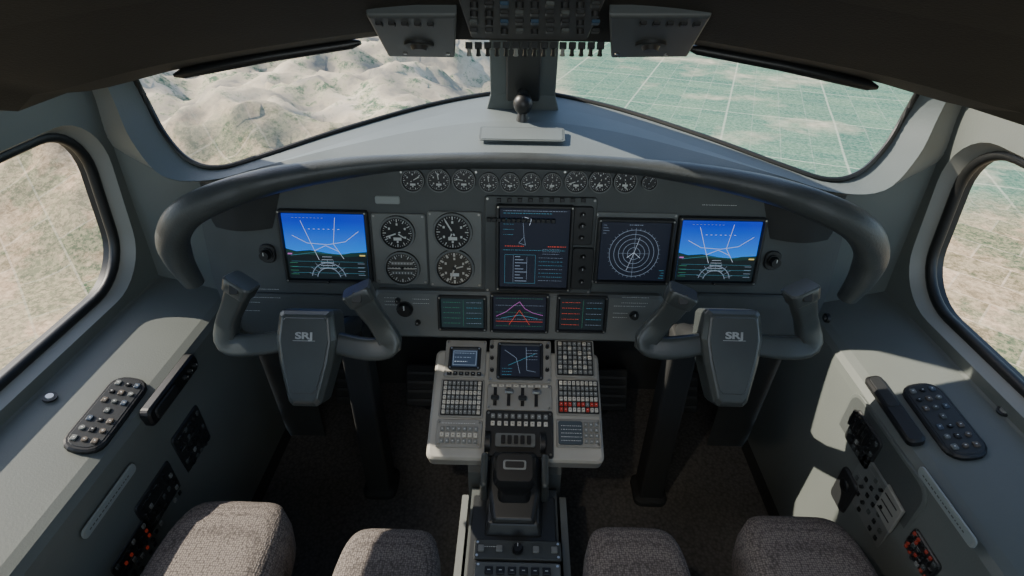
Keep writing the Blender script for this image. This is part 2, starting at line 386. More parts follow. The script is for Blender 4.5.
# ------------------------------------------------------------------ instrument panel
MP=frame((0,1.064,.664),(1,0,0),(0,.19,.9818))
ip=empty("instrument_panel",(0,1.03,.434),"grey aircraft instrument panel with glowing displays and round gauges","instrument panel")
mb=MB()
out=[(-.68,-.235),(.68,-.235),(.70,-.1),(.70,.05),(.66,.10),(.58,.15),(.47,.175),(.3,.19),(0,.195),(-.3,.19),(-.47,.175),(-.58,.15),(-.66,.10),(-.70,.05),(-.70,-.1)]
mb.prism(out,-.03,0,panelM)
mb.obj("panel_face",M=MP,parent=ip)
a0,b0,a1,b1=rect(MP,378,290,660,334)
mb=MB(); mb.box(a0,b0-.005,0,a1,b1,.022,panel2,r=.012,ch=.006); mb.obj("lower_subpanel",M=MP,parent=ip)
for u0,u1 in ((240,372),(668,812)):
    a0,b0,a1,b1=rect(MP,u0,293,u1,333); mb=MB(); mb.box(a0,b0,0,a1,b1,.012,panelM,r=.02,ch=.004); mb.obj("lower_subpanel",M=MP,parent=ip)
def plate(M,par,u0,v0,u1,v1,h=.006,m=panel2,name="mounting_plate",r=.006,screws=True,label=None):
    a0,b0,a1,b1=rect(M,u0,v0,u1,v1); mb=MB(); w,hh=(a1-a0)/2,(b1-b0)/2
    mb.box(-w,-hh,0,w,hh,h,m,r=min(r,w*.5,hh*.5),ch=.0015)
    if screws:
        for sx in (-1,1):
            for sy in (-1,1): mb.cyl(sx*(w-.006),sy*(hh-.006),h,h+.001,.0028,.0024,chrome,8)
    o=mb.obj(name,M=M@T((a0+a1)/2,(b0+b1)/2),parent=par,label=label,keep=True); return o,w,hh,M@T((a0+a1)/2,(b0+b1)/2)
def knob(M,x,y,z,r,h,par,m=blk,name="knob"):
    mb=MB(); n=18
    mb.cyl(0,0,0,h*.25,r*1.15,r*1.15,bezM,n); mb.cyl(0,0,h*.25,h,r,r*.85,m,n); mb.box(-r*.08,r*.1,h,r*.08,r*.75,h+.0006,white)
    return mb.obj(name,M=M@T(x,y,z),parent=par,smooth=True,keep=True)
def display(u0,v0,u1,v1,draw,name,bez=.008,h=.014,M=MP,par=None,label=None,z0=0):
    a0,b0,a1,b1=rect(M,u0,v0,u1,v1); w,hh=(a1-a0)/2,(b1-b0)/2; Mx=M@T((a0+a1)/2,(b0+b1)/2,z0)
    mb=MB(); o=rr(-w,-hh,w,hh,.006); i=rr(-w+bez,-hh+bez,w-bez,hh-bez,.003); i2=rr(-w+bez+.003,-hh+bez+.003,w-bez-.003,hh-bez-.003,.002)
    P=lambda q,z:[(x,y,z) for x,y in q]
    mb.loft(P(o,0),P(o,h-.002),bezM,True); mb.loft(P(o,h-.002),P(rr(-w+.002,-hh+.002,w-.002,hh-.002,.005),h),bezM,True)
    mb.loft(P(rr(-w+.002,-hh+.002,w-.002,hh-.002,.005),h),P(i,h),bezM,True); mb.loft(P(i,h),P(i2,h-min(.006,h*.6)),blk,True)
    for sx in (-1,1):
        for sy in (-1,1): mb.cyl(sx*(w-.005),sy*(hh-.005),h,h+.0008,.0022,.002,chrome,8)
    ob=mb.obj(name,M=Mx,parent=par or ip,label=label,keep=True)
    sb=MB(); sw,sh=w-bez-.003,hh-bez-.003; draw(sb,sw,sh); sb.obj("screen",M=Mx@T(0,0,h-min(.006,h*.6)),parent=ob,keep=True)
    return ob,w,hh,Mx
Z=.0004
def pfd(s,w,h):
    s.poly([(-w,-h,0),(w,-h,0),(w,h,0),(-w,h,0)],eblue)
    g=[(-w,-h,Z/2)]+[(w,-h,Z/2)]+[(w,-h*.13,Z/2),(w*.6,-h*.17,Z/2),(w*.3,-h*.22,Z/2),(0,-h*.18,Z/2),(-w*.4,-h*.10,Z/2),(-w*.75,-h*.14,Z/2),(-w,-h*.06,Z/2)]
    s.poly(g,ehill)
    s.poly([(-w,-h,Z),(w,-h,Z),(w,-h*.24,Z),(w*.5,-h*.3,Z),(0,-h*.27,Z),(-w*.5,-h*.24,Z),(-w,-h*.28,Z)],eground)
    t=.0010
    z=Z*2
    s.pl([(-w*.8,h*.35),(-w*.45,h*.12),(w*.05,h*.08),(w*.5,h*.18),(w*.85,h*.5)],t,z,ewhite)
    s.pl([(-w*.55,h*.8),(-w*.35,h*.1),(-w*.2,-h*.4)],t,z,ewhite); s.pl([(w*.3,h*.9),(w*.2,h*.1),(w*.42,-h*.35)],t,z,ewhite)
    s.pl([(-w*.3,-h*.12),(0,h*.05),(w*.3,-h*.12)],t,z,ewhite); s.pl([(-w*.9,-h*.27),(-w*.3,-h*.17),(w*.4,-h*.22),(w*.9,-h*.08)],t*.7,z,ecyan)
    for k in range(-3,4):
        s.line(k*w*.12-.002,h*(.55),k*w*.12+.002,h*.55,t,z,ewhite)
    for k in range(5): s.line(-w*(.12+.02*k),-h*(.3+.09*k),w*(.12+.02*k),-h*(.3+.09*k),t*.7,z,ewhite)
    for r0 in (.5,.34): s.ring(0,-h*1.0,z,h*r0,h*(r0+.022),edim,20,10,170)
    for k in range(9):
        a=math.radians(18+18*k); s.line(math.cos(a)*h*.34,-h+math.sin(a)*h*.34,math.cos(a)*h*.62,-h+math.sin(a)*h*.62,t*.7,z,edim)
    for k in range(3): s.line(-w*.9,-h*(.45+.18*k),w*.9,-h*(.45+.18*k),t*.5,z,ecyan)
    s.line(-w*.97,-h*.22,-w*.86,-h*.22,.003,z,emag); s.line(w*.82,-h*.24,w*.96,-h*.24,.003,z,eyel)
    for k in range(4): s.line(-w*.95,-h*(.5+.12*k),-w*.75,-h*(.5+.12*k),t,z,egreen); s.line(w*.75,-h*(.5+.12*k),w*.93,-h*(.5+.12*k),t,z,edim)
    for k in range(9): s.line(-w*.75+k*.008,h*.88,-w*.75+k*.008+.004,h*.88,t,z,edim)
def nd(s,w,h):
    s.poly([(-w,-h,0),(w,-h,0),(w,h,0),(-w,h,0)],enavy); t=.0008
    for k,r in enumerate((.20,.35,.50,.65,.80)): s.ring(0,-h*.05,Z,h*r,h*r+t,edim,40)
    s.line(0,-h*.85,0,h*.75,t*.7,Z,edim); s.line(-h*.5,-h*.05,h*.5,-h*.05,t*.6,Z,edim)
    for k in range(36):
        a=k*math.pi/18; s.line(math.cos(a)*h*.80,-h*.05+math.sin(a)*h*.80,math.cos(a)*h*.87,-h*.05+math.sin(a)*h*.87,t*.7,Z,edim)
    s.pl([(-h*.2,-h*.65),(0,-h*.05),(h*.15,h*.5)],t*.8,Z,ewhite); s.pl([(-h*.22,-h*.2),(0,-h*.02),(h*.22,-h*.2)],t*1.2,Z*2,ewhite)
    rowtext(s,-w*.2,w*.2,h*.92,edim,.0012,seed=9)
    for k in range(4): s.line(-w*.95,h*(.9-.09*k),-w*(.95-.1-.04*(k%3)),h*(.9-.09*k),t*.8,Z,edim); s.line(w*.95,-h*(.9-.09*k),w*(.8+.03*(k%3)),-h*(.9-.09*k),t*.8,Z,ecyan)
def rowtext(s,x0,x1,y,m,t=.0016,seed=0):
    random.seed(seed); x=x0
    while x<x1:
        l=random.uniform(.0012,.005); s.line(x,y,min(x+l,x1),y,t,Z,m); x+=l+random.uniform(.0008,.0025)
def mfd(s,w,h):
    s.poly([(-w,-h,0),(w,-h,0),(w,h,0),(-w,h,0)],enavy); t=.0009
    rowtext(s,-w*.9,w*.9,h*.95,edim,.001,seed=1); rowtext(s,-w*.9,w*.5,h*.89,ecyan,.001,seed=2)
    s.pl([(-w*.35,h*.8),(-w*.3,h*.3),(-w*.45,h*.15),(-w*.25,h*.1),(-w*.3,h*.3)],t*.8,Z,edim); s.pl([(-w*.3,h*.8),(-w*.1,h*.75),(-w*.15,h*.6)],t*1.2,Z,ewhite)
    for k in range(4): rowtext(s,-w*.9,-w*.6,h*(.75-.13*k),ecyan,t*.8,seed=k+5)
    rowtext(s,w*.40,w*.92,h*.07,ered,.0015,seed=60); rowtext(s,-w*.85,-w*.3,h*.07,ered,.0011,seed=61)
    rowtext(s,-w*.9,w*.9,-h*.03,ecyan,.0008,seed=62)
    for k in range(3): rowtext(s,w*.25,w*.75,h*(.0-.06*k),edim,.0007,seed=63+k)
    s.pl([(-w*.85,-h*.15),(w*.05,-h*.15),(w*.05,-h*.9),(-w*.85,-h*.9),(-w*.85,-h*.15)],t*.5,Z,ecyan)
    for k in range(9):
        s.line(-w*.55,-h*(.2+.08*k),-w*(.55-.15-.1*(k%3)),-h*(.2+.08*k),.0014,Z,edim)
    s.line(-w*.6,-h*.16,-w*.6,-h*.88,t*.6,Z,edim); s.line(-w*.2,-h*.2,-w*.2,-h*.8,t*.6,Z,edim)
    for k in range(7): rowtext(s,w*.15,w*.85,-h*(.22+.1*k),ecyan if k%3 else edim,t*.8,seed=80+k)
pfd_lbl="flight display showing blue sky, dark ground and white guidance lines"
for (u0,v0,u1,v1) in ((283,209,371,281),(674,216,760,283)):
    ob,w,h,Mx=display(u0,v0,u1,v1,pfd,"primary_flight_display",label=pfd_lbl,bez=.006)
    knob(Mx,w*.0,-h+.004,.014,.003,.006,ob)
plate(MP,ip,592,212,674,284,.004)
display(595,217,671,282,nd,"navigation_display",label="navigation display with white compass rings",bez=.006,z0=.004)
plate(MP,ip,485,196,594,292,.008,panelM)
ob,w,h,Mx=display(496,203,572,288,mfd,"multifunction_display",label="tall dark display with text rows and red figures",z0=.008,bez=.006)
for k in range(2):
    pl_,w,h,Mx=plate(MP,ip,571,205+41*k,592,243+44*k,.016,bezM,"control_strip",screws=False)
    for j,yy in enumerate((.6,.0,-.6)):
        knob(Mx,0,yy*h,.016,.006 if j!=1 else .008,.010,pl_)
def gauge(M,u,v,rpx,par,face=blk,ang=40,z0=.006,ticks=12,name="round_gauge",two=True,lab=None,square=False,kind=0):
    x,y=hit(M,u,v); x2,_=hit(M,u+rpx,v); r=abs(x2-x); Mx=M@T(x,y,z0)
    mb=MB(); n=32; c=[(math.cos(2*math.pi*i/n),math.sin(2*math.pi*i/n)) for i in range(n)]
    R=lambda q,z:[(a*q,b*q,z) for a,b in c]
    mb.loft(R(r,0),R(r*.98,.007),bezM,True); mb.loft(R(r*.98,.007),R(r*.88,.007),panel2,True); mb.loft(R(r*.88,.007),R(r*.85,.003),blk,True); mb.poly(R(r*.86,.003),face)
    tm=ivory if face is tan else white
    for k in range(ticks):
        a=2*math.pi*k/ticks; mb.line(math.cos(a)*r*.62,math.sin(a)*r*.62,math.cos(a)*r*.80,math.sin(a)*r*.80,r*(.10 if face is tan else .05),.0034,tm)
    for k in range(ticks*3):
        a=2*math.pi*k/ticks/3; mb.line(math.cos(a)*r*.73,math.sin(a)*r*.73,math.cos(a)*r*.80,math.sin(a)*r*.80,r*.025,.0034,tm)
    if kind==1:
        for k in range(3):
            mb.box(-r*.6,-r*.34+k*r*.28,.003,r*.6,-r*.18+k*r*.28,.0034,[panel2,blk,modP][k])
            for q in range(7): mb.line(-r*.5+q*r*.166,-r*.32+k*r*.28,-r*.5+q*r*.166,-r*.22+k*r*.28,r*.04,.0036,white)
    elif r>.02:
        for k in range(6):
            a=2*math.pi*(k+.5)/6; mb.box(math.cos(a)*r*.5-r*.05,math.sin(a)*r*.5-r*.06,.003,math.cos(a)*r*.5+r*.05,math.sin(a)*r*.5+r*.06,.0033,tm)
        mb.box(-r*.22,-r*.42,.003,r*.22,-r*.25,.0035,white)
    ob=mb.obj(name,M=Mx,parent=par,keep=True,label=lab)
    mb=MB(); a=math.radians(ang)
    if kind==1: mb.line(-r*.66,0,r*.66,0,r*.06,.0045,ivory)
    else: mb.line(-math.cos(a)*r*.2,-math.sin(a)*r*.2,math.cos(a)*r*.66,math.sin(a)*r*.66,r*.075,.0045,tm)
    if two and kind==0: b=a+2.2; mb.line(0,0,math.cos(b)*r*.45,math.sin(b)*r*.45,r*.07,.0045,tm)
    mb.cyl(0,0,.003,.0055,r*.1,r*.08,bezM,12); mb.obj("needle",M=Mx,parent=ob,keep=True)
    return ob
gplate=mat("gauge_plate_grey",(.17,.18,.17),.45,var=.08,vs=12)
plate(MP,ip,374,213,427,283,.006,gplate); plate(MP,ip,429,211,482,286,.006,gplate)
gauge(MP,398,232,18,ip,blk,200); gauge(MP,403,267,18,ip,mat("dial_grey",(.05,.05,.045),.5),170,kind=1,lab="round gauge with horizontal scale bars")
gauge(MP,453,231,20,ip,blk,120); gauge(MP,455,267,20,ip,tan,250,lab="round gauge with brown-black dial and bold marks")
for i,u in enumerate((413,439,464)): gauge(MP,u,180,12,ip,blk,30+70*i,.002,10,two=False)
for i,u in enumerate((489,510,531,552)): gauge(MP,u,182,10,ip,blk,100+50*i,.002,8,two=False)
for i,u in enumerate((576,600,625)): gauge(MP,u,181,12,ip,blk,200+40*i,.002,10,two=False)
gauge(MP,649,182,8,ip,blk,60,.002,8,two=False)
for u in (401,476,565,637,660):
    x,y=hit(MP,u,172); mb=MB(); mb.cyl(0,0,0,.002,.003,.0025,chrome,8); mb.obj("screw",M=MP@T(x,y),parent=ip)
pl_,w,h,Mx=plate(MP,ip,375,196,400,204,.002,cream,"name_plate",screws=False)
def dash(M,u0,v0,u1,v1,par,rows=3,m=white,seed=0,name="placard",back=None):
    a0,b0,a1,b1=rect(M,u0,v0,u1,v1); w,h=(a1-a0)/2,(b1-b0)/2; mb=MB()
    if back: mb.box(-w,-h,0,w,h,.001,back)
    for k in range(rows):
        y=h*(.7-1.4*k/max(1,rows-1)) if rows>1 else 0; random.seed(seed+k); x=-w*.9
        while x<w*.85:
            l=random.uniform(.0012,.004); mb.line(x,y,min(x+l,w*.9),y,min(.0012,h*.5),.0013,m); x+=l+random.uniform(.0007,.002)
    mb.obj(name,M=M@T((a0+a1)/2,(b0+b1)/2,.0005),parent=par,keep=True)
dash(MP,376,197,399,203,pl_,2,blk,3)
for i,(u,v) in enumerate(((268,253),(772,260))):
    x,y=hit(MP,u,v); mb=MB(); mb.prism(rr(-.018,-.022,.018,.022,.015),0,.006,bezM,.002); k=mb.obj("selector_switch",M=MP@T(x,y),parent=ip,keep=True); knob(MP,x,y,.006,.012,.018,k)
for u0,v0,u1,v1,r in ((250,287,282,299,2),(376,288,400,292,1),(620,296,650,304,2),(612,303,648,309,1),(700,203,740,207,1),(240,300,262,312,2),(782,290,806,296,2),(560,162,600,166,1)):
    dash(MP@T(0,0,.023 if 376<u0<660 and v0>286 else .012 if v0>286 else 0),u0,v0,u1,v1,ip,r,seed=u0)
MS=MP@T(0,0,.022)
def eng(kind):
    def d(s,w,h):
        s.poly([(-w,-h,0),(w,-h,0),(w,h,0),(-w,h,0)],{0:eteal,1:enavy,2:edark}[kind]); t=.0009
        if kind==1:
            s.pl([(-w*.9,-h*.2),(-w*.5,h*.1),(-w*.2,h*.5),(0,h*.7),(w*.2,h*.3),(w*.5,h*.05),(w*.9,-h*.1)],t,Z,emag)
            s.pl([(-w*.9,-h*.5),(w*.9,-h*.5)],t*.8,Z,ered); s.pl([(-w*.4,-h*.7),(0,h*.2),(w*.4,-h*.7)],t*.8,Z,ered); s.pl([(-w*.7,-h*.3),(0,-h*.1),(w*.7,-h*.3)],t,Z,ecyan)
            for k in range(5): rowtext(s,-w*.9,w*.9,h*(.9-.42*k),edim if k%2 else egreen,t*.7,seed=k)
        else:
            for k in range(5): rowtext(s,-w*.9,-w*.1,h*(.75-.36*k),egreen if kind==0 else ered,t*.9,seed=k+kind*20); rowtext(s,w*.2,w*.9,h*(.75-.36*k),ecyan if k%2 else edim,t*.9,seed=k+9+kind*20)
            s.line(w*.05,-h*.9,w*.05,h*.9,t*.5,Z,egreen)
    return d
for k,(u0,v0,u1,v1) in enumerate(((438,295,487,330),(490,293,549,332),(556,295,607,332))):
    display(u0,v0,u1,v1,eng(k),"engine_display",M=MS,bez=.005,h=.008,label="small colour systems display")
for u,v,r in ((405,309,9),(634,315,5),(398,300,3),(418,322,3),(648,322,3)):
    x,y=hit(MS,u,v); knob(MS,x,y,0,r/550*1.28*.8,.012,ip,bezM if r<6 else blk)
mb=MB(); x,y=hit(MS,405,309); mb.ring(x,y,.001,.017,.0185,white,28,20,320); mb.obj("dial_marking",M=MS,parent=ip)
dash(MS,384,296,398,306,ip,3,seed=71); dash(MS,412,298,430,304,ip,2,seed=72); dash(MS,612,312,628,318,ip,2,seed=73)
kmb=MB(); kmb.box(-.0045,-.0045,0,.0045,.0045,.004,blk,r=.001,ch=.001); 
key0=kmb.obj("push_button",M=MS@T(-.066,0.052),parent=ip,keep=True)
for k in range(1,14): inst(key0,"push_button",MS@T(-.066+.0105*k,.052),ip)
for k in range(9):
    x,y=hit(MP,499+10.5*k,199); inst(key0,"push_button",MP@T(x,y,.008),ip)

# ------------------------------------------------------------------ pedestal
MD=frame((0,.888,.3725),(1,0,0),(0,.264,.123))
pd=empty("centre_console",(0,.8,0),"light grey centre console with keypads, displays and thrust levers","control console")
mb=MB(); mb.prism(rr(-.188,-.148,.188,.104,.014),-.045,0,modM,.006); mb.obj("console_top",M=MD,parent=pd,bevel=.002)
mb=MB(); 
mb.rings([[(-.095,.42,0),(.095,.42,0),(.095,.95,0),(-.095,.95,0)],[(-.09,.42,.235),(.09,.42,.235),(.09,.74,.235),(-.09,.74,.235)]],panelM) 
mb.rings([[(-.10,.74,0),(.10,.74,0),(.10,.95,0),(-.10,.95,0)],[(-.10,.76,.262),(.10,.76,.262),(.12,.95,.345),(-.12,.95,.345)]],panelM)
mb.obj("base",parent=pd)
for sx in (-1,1):
    mb=MB(sx); mb.box(.098,.42,.20,.112,.74,.212,panel2,r=.003); mb.box(.100,.43,.0,.106,.73,.20,bezM); mb.obj("side_rail",parent=pd)
def mod(u0,v0,u1,v1,m=modP,h=.005,name="control_module",M=MD,scr=True):
    return plate(M,pd,u0,v0,u1,v1,h,m,name,screws=scr,r=.004)
def keys(pl_,w,h,Mx,cols,rows,x0,y0,x1,y1,matf,z=.005,kh=.005,fill=.72,name="key",dom=False):
    cw=(x1-x0)/cols; chh=(y1-y0)/rows; src={}
    for j in range(rows):
        for i in range(cols):
            m=matf(i,j); 
            if m is None: continue
            MM=Mx@T(x0+cw*(i+.5),y1-chh*(j+.5),z)
            if m.name not in src:
                kb=MB(); a,b=cw*fill/2,chh*fill/2; kb.box(-a,-b,0,a,b,kh,m,r=min(a,b)*.25,ch=.0010)
                kb.box(-a*.35,-b*.12,kh,a*.35,b*.12,kh+.0003,white if m in (blk,bezM,redp,greyk) else blk)
                src[m.name]=kb.obj(name,M=MM,parent=pl_,keep=True)
            else: inst(src[m.name],name,MM,pl_)
def darkbed(w,h,Mx,pl_,x0=-.92,y0=-.92,x1=.92,y1=.92):
    mb=MB(); mb.box(w*x0,h*y0,0,w*x1,h*y1,.0012,bezM,r=.002); mb.obj("key_bed",M=Mx@T(0,0,.005),parent=pl_)
pl_,w,h,Mx=mod(445,341,486,378)
keys(pl_,w,h,Mx,6,1,-w*.85,-h*.95,w*.85,-h*.72,lambda i,j:blk)
def cdu(s,w,h):
    s.poly([(-w,-h,0),(w,-h,0),(w,h,0),(-w,h,0)],mat("display_slate",(.02,.035,.065),em=1)); rowtext(s,-w*.8,w*.8,h*.6,edim,seed=4); rowtext(s,-w*.8,w*.5,h*.1,edim,seed=5); s.pl([(-w*.9,-h*.8),(w*.9,-h*.8),(w*.9,h*.85),(-w*.9,h*.85),(-w*.9,-h*.8)],.0012,Z,edim); rowtext(s,-w*.8,w*.2,-h*.4,ewhite,seed=6)
display(449,348,481,371,cdu,"radio_display",M=MD,par=pd,bez=.005,h=.004,z0=.005)
def flt(s,w,h):
    s.poly([(-w,-h,0),(w,-h,0),(w,h,0),(-w,h,0)],enavy); t=.0008
    s.pl([(-w*.8,h*.7),(-w*.2,h*.2),(0,-h*.8)],t,Z,edim); s.pl([(w*.8,h*.5),(w*.1,h*.1),(-w*.6,-h*.3)],t,Z,ecyan); s.pl([(w*.3,h*.9),(w*.35,-h*.6),(w*.8,-h*.7)],t,Z,edim)
    for k in range(4): rowtext(s,w*.3,w*.9,h*(.7-.2*k),edim,t,seed=k+3)
    for k in range(3): rowtext(s,-w*.9,-w*.4,-h*(.5+.2*k),ecyan,t,seed=k+13)
mod(489,341,551,383); display(497,344,543,381,flt,"management_display",M=MD,par=pd,bez=.005,h=.004,z0=.005,label="small dark route display")
for u in (492,547):
    for v in (348,359,371):
        x,y=hit(MD,u,v); knob(MD,x,y,.005,.004,.008,pd)
pl_,w,h,Mx=mod(555,341,594,378); darkbed(w,h,Mx,pl_)
keys(pl_,w,h,Mx,7,7,-w*.88,-h*.88,w*.88,h*.88,lambda i,j:greyk if (i+j*3)%5 else ivory,z=.006)
pl_,w,h,Mx=mod(440,380,484,418); darkbed(w,h,Mx,pl_)
keys(pl_,w,h,Mx,9,7,-w*.88,-h*.88,w*.88,h*.88,lambda i,j:ivory if j in (2,4) or i in (0,8) else greyk,z=.006,fill=.74)
pl_,w,h,Mx=mod(556,380,600,416); darkbed(w,h,Mx,pl_)
keys(pl_,w,h,Mx,9,6,-w*.88,-h*.88,w*.88,h*.88,lambda i,j:redp if (j==4 and i not in (3,6)) or (j==5 and i in(0,1,6)) else (ivory if j in (0,3,5) else greyk),z=.006)
pl_,w,h,Mx=mod(436,420,482,448)
keys(pl_,w,h,Mx,7,3,-w*.85,-h*.8,w*.85,h*.5,lambda i,j:greyk if j!=1 else ivory,fill=.7)
dash(MD@T(0,0,.006),440,421,478,426,pl_,1,seed=30)
pl_,w,h,Mx=mod(556,420,601,448)
mbx=MB(); mbx.box(-w*.9,-h*.85,0,w*.15,h*.8,.006,mat("pad_bluegrey",(.05,.07,.085),.5),r=.004,ch=.001); mbx.obj("entry_pad",M=Mx@T(0,0,.005),parent=pl_)
keys(pl_,w,h,Mx,3,4,w*.2,-h*.8,w*.9,h*.8,lambda i,j:greyk,fill=.7)
dash(MD@T(0,0,.012),560,423,583,444,pl_,5,seed=35)
pl_,w,h,Mx=mod(487,385,552,411,modP)
for k in range(4):
    mb=MB(); mb.box(-w*.8+k*w*.42,-h*.7,0,-w*.8+k*w*.42+w*.1,h*.7,.002,blk); mb.obj("lever_slot",M=Mx@T(0,0,.005),parent=pl_)
    mb=MB(); mb.box(-.003,-.003,0,.003,.003,.010,chrome,r=.001); mb.box(-.009,-.005,.009,.009,.005,.015,chrome if k%2 else bezM,r=.003,ch=.002); mb.obj("small_lever",M=Mx@T(-w*.75+k*w*.42,h*(.3 if k%2 else -.2),.005),parent=pl_)
keys(pl_,w,h,Mx,8,1,-w*.9,h*.72,w*.9,h*.98,lambda i,j:ivory,kh=.003)
tq,w,h,Mx=mod(485,412,553,458,bezM,.008,"throttle_quadrant")
keys(tq,w,h,Mx,9,2,-w*.88,h*.25,w*.88,h*.9,lambda i,j:[greyk,ivory][j],z=.008,kh=.004,fill=.6)
QY=-.176
mb=MB()
mb.prism([(-.042,-.095),(.042,-.095),(.054,-.03),(.054,.025),(.042,.045),(-.042,.045),(-.054,.025),(-.054,-.03)],-.06,.018,bezM,.008); 
mb.obj("quadrant_housing",M=MD@T(0,QY,0),parent=tq,bevel=.003)
for sx in (-1,1):
    mb=MB(sx); mb.rings([[(.053,-.045,-.05),(.073,-.045,-.05),(.073,.04,-.05),(.053,.04,-.05)],[(.054,-.032,.045),(.068,-.032,.045),(.068,.034,.045),(.054,.034,.045)]],yokeM); mb.obj("side_cheek",M=MD@T(0,QY,0),parent=tq,bevel=.006)
mb=MB()
def cap(w,y0,y1,z,r=.012): return [(x,y,z) for x,y in rr(-w,y0,w,y1,r)]
mb.rings([cap(.034,-.055,.015,0),cap(.028,-.045,0,.030),cap(.029,-.045,.004,.048),cap(.040,-.036,.026,.062),cap(.041,-.036,.028,.076),cap(.034,-.028,.022,.087,.01)],blk)
mb.obj("thrust_lever",M=MD@T(0,QY-.005,.012),parent=tq,smooth=True,label="chunky black thrust lever with flared grip")
mb=MB(); mb.box(-.022,-.012,0,.022,.006,.002,greyk,r=.004,ch=.001); mb.box(-.018,-.009,.002,.018,.003,.003,blk,r=.003); mb.obj("lever_badge",M=MD@T(0,QY,.099),parent=tq)
mb=MB()
for k in range(5): mb.box(-.03+.0135*k,-.009,0,-.021+.0135*k,.009,.004,blk,r=.002)
mb.box(-.042,-.014,-.004,.042,.014,0,panel2,r=.004); mb.obj("trim_switch_row",M=MD@T(0,-.108,.016),parent=tq)
for sx in (-1,1):
    mb=MB(); mb.cyl(0,0,-.005,.005,.024,.024,rub,28); mb.cyl(0,0,-.0055,.0055,.017,.017,greyk,24); mb.obj("trim_wheel",M=MD@T(sx*.058,-.11,.0)@Matrix.Rotation(math.pi/2,4,'Y'),parent=tq,smooth=True)
ML=frame((0,.6,.236),(1,0,0),(0,1,0))
mb=MB(); mb.box(-.085,.435,.236,.085,.72,.242,bezM,r=.006,ch=.002); mb.obj("lower_deck",parent=pd)
mb=MB(); mb.rings([[(-.058,.625,.24),(.058,.625,.24),(.058,.74,.24),(-.058,.74,.24)],[(-.05,.64,.268),(.05,.64,.268),(.05,.73,.285),(-.05,.73,.285)]],bezM); mb.obj("lever_boot",parent=pd,bevel=.006)
M2=ML@T(0,0,.006)
pl_,w,h,Mx=mod(474,542,561,561,panelM,.006,M=M2)
for k in range(5):
    if k==2: knob(Mx,0,0,.006,.010,.010,pl_)
    else: mbx=MB(); mbx.box(-.006,-.006,0,.006,.006,.005,greyk,r=.002,ch=.001); mbx.obj("push_button",M=Mx@T((k-2)*w*.42,0,.006),parent=pl_)
dash(M2@T(0,0,.006),478,545,500,549,pl_,1,seed=99)
pl_,w,h,Mx=mod(474,564,561,592,panel2,.006,M=M2)
keys(pl_,w,h,Mx,6,2,-w*.8,-h*.8,w*.8,h*.7,lambda i,j:blk)

# ------------------------------------------------------------------ yokes
colM=mat("column_dark",(.011,.012,.012),.8)
def yoke(cx,left,right,hubc,name_l):
    MY=frame((cx,.80,.635),(1,0,0),(0,.55,.835))
    y=empty("control_yoke",(cx,.92,0),"dark grey control yoke with two curved horns on a floor column","control yoke",group="pilot control yokes")
    def P(u,v,z=0): a,b=hit(MY@T(0,0,z),u,v); return Vector((a,b,z))
    for pts in (left,right):
        path=crom([P(*q) for q in pts],4); n=len(path)
        rad=[]; 
        for i in range(n):
            k=i/(n-1)
            rad.append(.0225-.004*min(1,k/.3) if k<.3 else .0185+.0025*math.sin(math.pi*min(1,(k-.3)/.55*.7)))
        mb=MB(); mb.tube(path,rad,yokeM,n=32,up=(0,0,1),sq=.72,e=.42); mb.obj("horn",M=MY,parent=y,smooth=True,ang=40)
        d=(path[0]-path[3]).normalized(); c=path[0]; mb=MB()
        mb.tube([c-d*.020,c-d*.018,c+d*.005,c+d*.008],[.0215,.0240,.0268,.0245],yokeM,n=32,up=(0,0,1),sq=.78,e=.36)
        g=mb.obj("grip_cap",M=MY,parent=y,smooth=True,ang=40)
        mb=MB(); mb.box(-.008,-.010,0,.008,.008,.004,bezM,r=.003,ch=.001); mb.obj("thumb_switch",M=MY@Matrix.Translation(c-d*.008+Vector((0,-.002,.0190))),parent=g)
    h0=P(*hubc); hx,hy=h0.x,h0.y
    out=[(-.050,.056),(-.044,.062),(.044,.062),(.050,.056),(.055,.010),(.048,-.035),(.030,-.104),(.022,-.112),(-.022,-.112),(-.030,-.104),(-.048,-.035),(-.055,.010)]
    mb=MB(); mb.prism([(a,b) for a,b in out[::-1]],-.03,.032,yokeM,.010); mb.obj("hub",M=MY@T(hx,hy),parent=y,bevel=.003)
    mb=MB(); mb.prism([(a*.78,b*.78+.0) for a,b in out[::-1]],.032,.0335,yokeM,.0012); mb.obj("hub_cover",M=MY@T(hx,hy),parent=y)
    textobj("SRJ",.0165,MY@T(hx,hy+.016,.0340)@Matrix.Diagonal((1.5,1,1,1)),y,chrome,"lettering",off=.0005)
    mb=MB(); mb.pl([(hx-.020,hy+.0075),(hx+.020,hy+.0075)],.0010,.0342,chrome); mb.obj("emblem_line",M=MY,parent=y)
    hub=MY@Vector((hx,hy-.02,-.03)); 
    mb=MB(); mb.tube([hub,(cx,.87,.555),(cx,.925,.52)],[.026,.024,.026],bezM,n=16); mb.obj("shaft",parent=y,smooth=True)
    mb=MB()
    mb.rings([[(cx-.030,.88,0),(cx+.030,.88,0),(cx+.030,.95,0),(cx-.030,.95,0)],[(cx-.029,.885,.3),(cx+.029,.885,.3),(cx+.029,.95,.3),(cx-.029,.95,.3)],[(cx-.028,.89,.54),(cx+.028,.89,.54),(cx+.028,.945,.54),(cx-.028,.945,.54)]],colM)
    mb.obj("column",parent=y,bevel=.008)
    mb=MB(); mb.box(cx-.042,.87,0,cx+.042,.96,.025,colM,r=.02,ch=.012); mb.obj("column_boot",parent=y)
yoke(-.350,[(241,284,.055),(235,302,.037),(228,322,.012),(229,342,0),(252,345,0),(300,338,0)],[(358,292,.055),(369,309,.037),(382,327,.012),(390,345,0),(368,349,0),(325,340,0)],(311,343),"l")
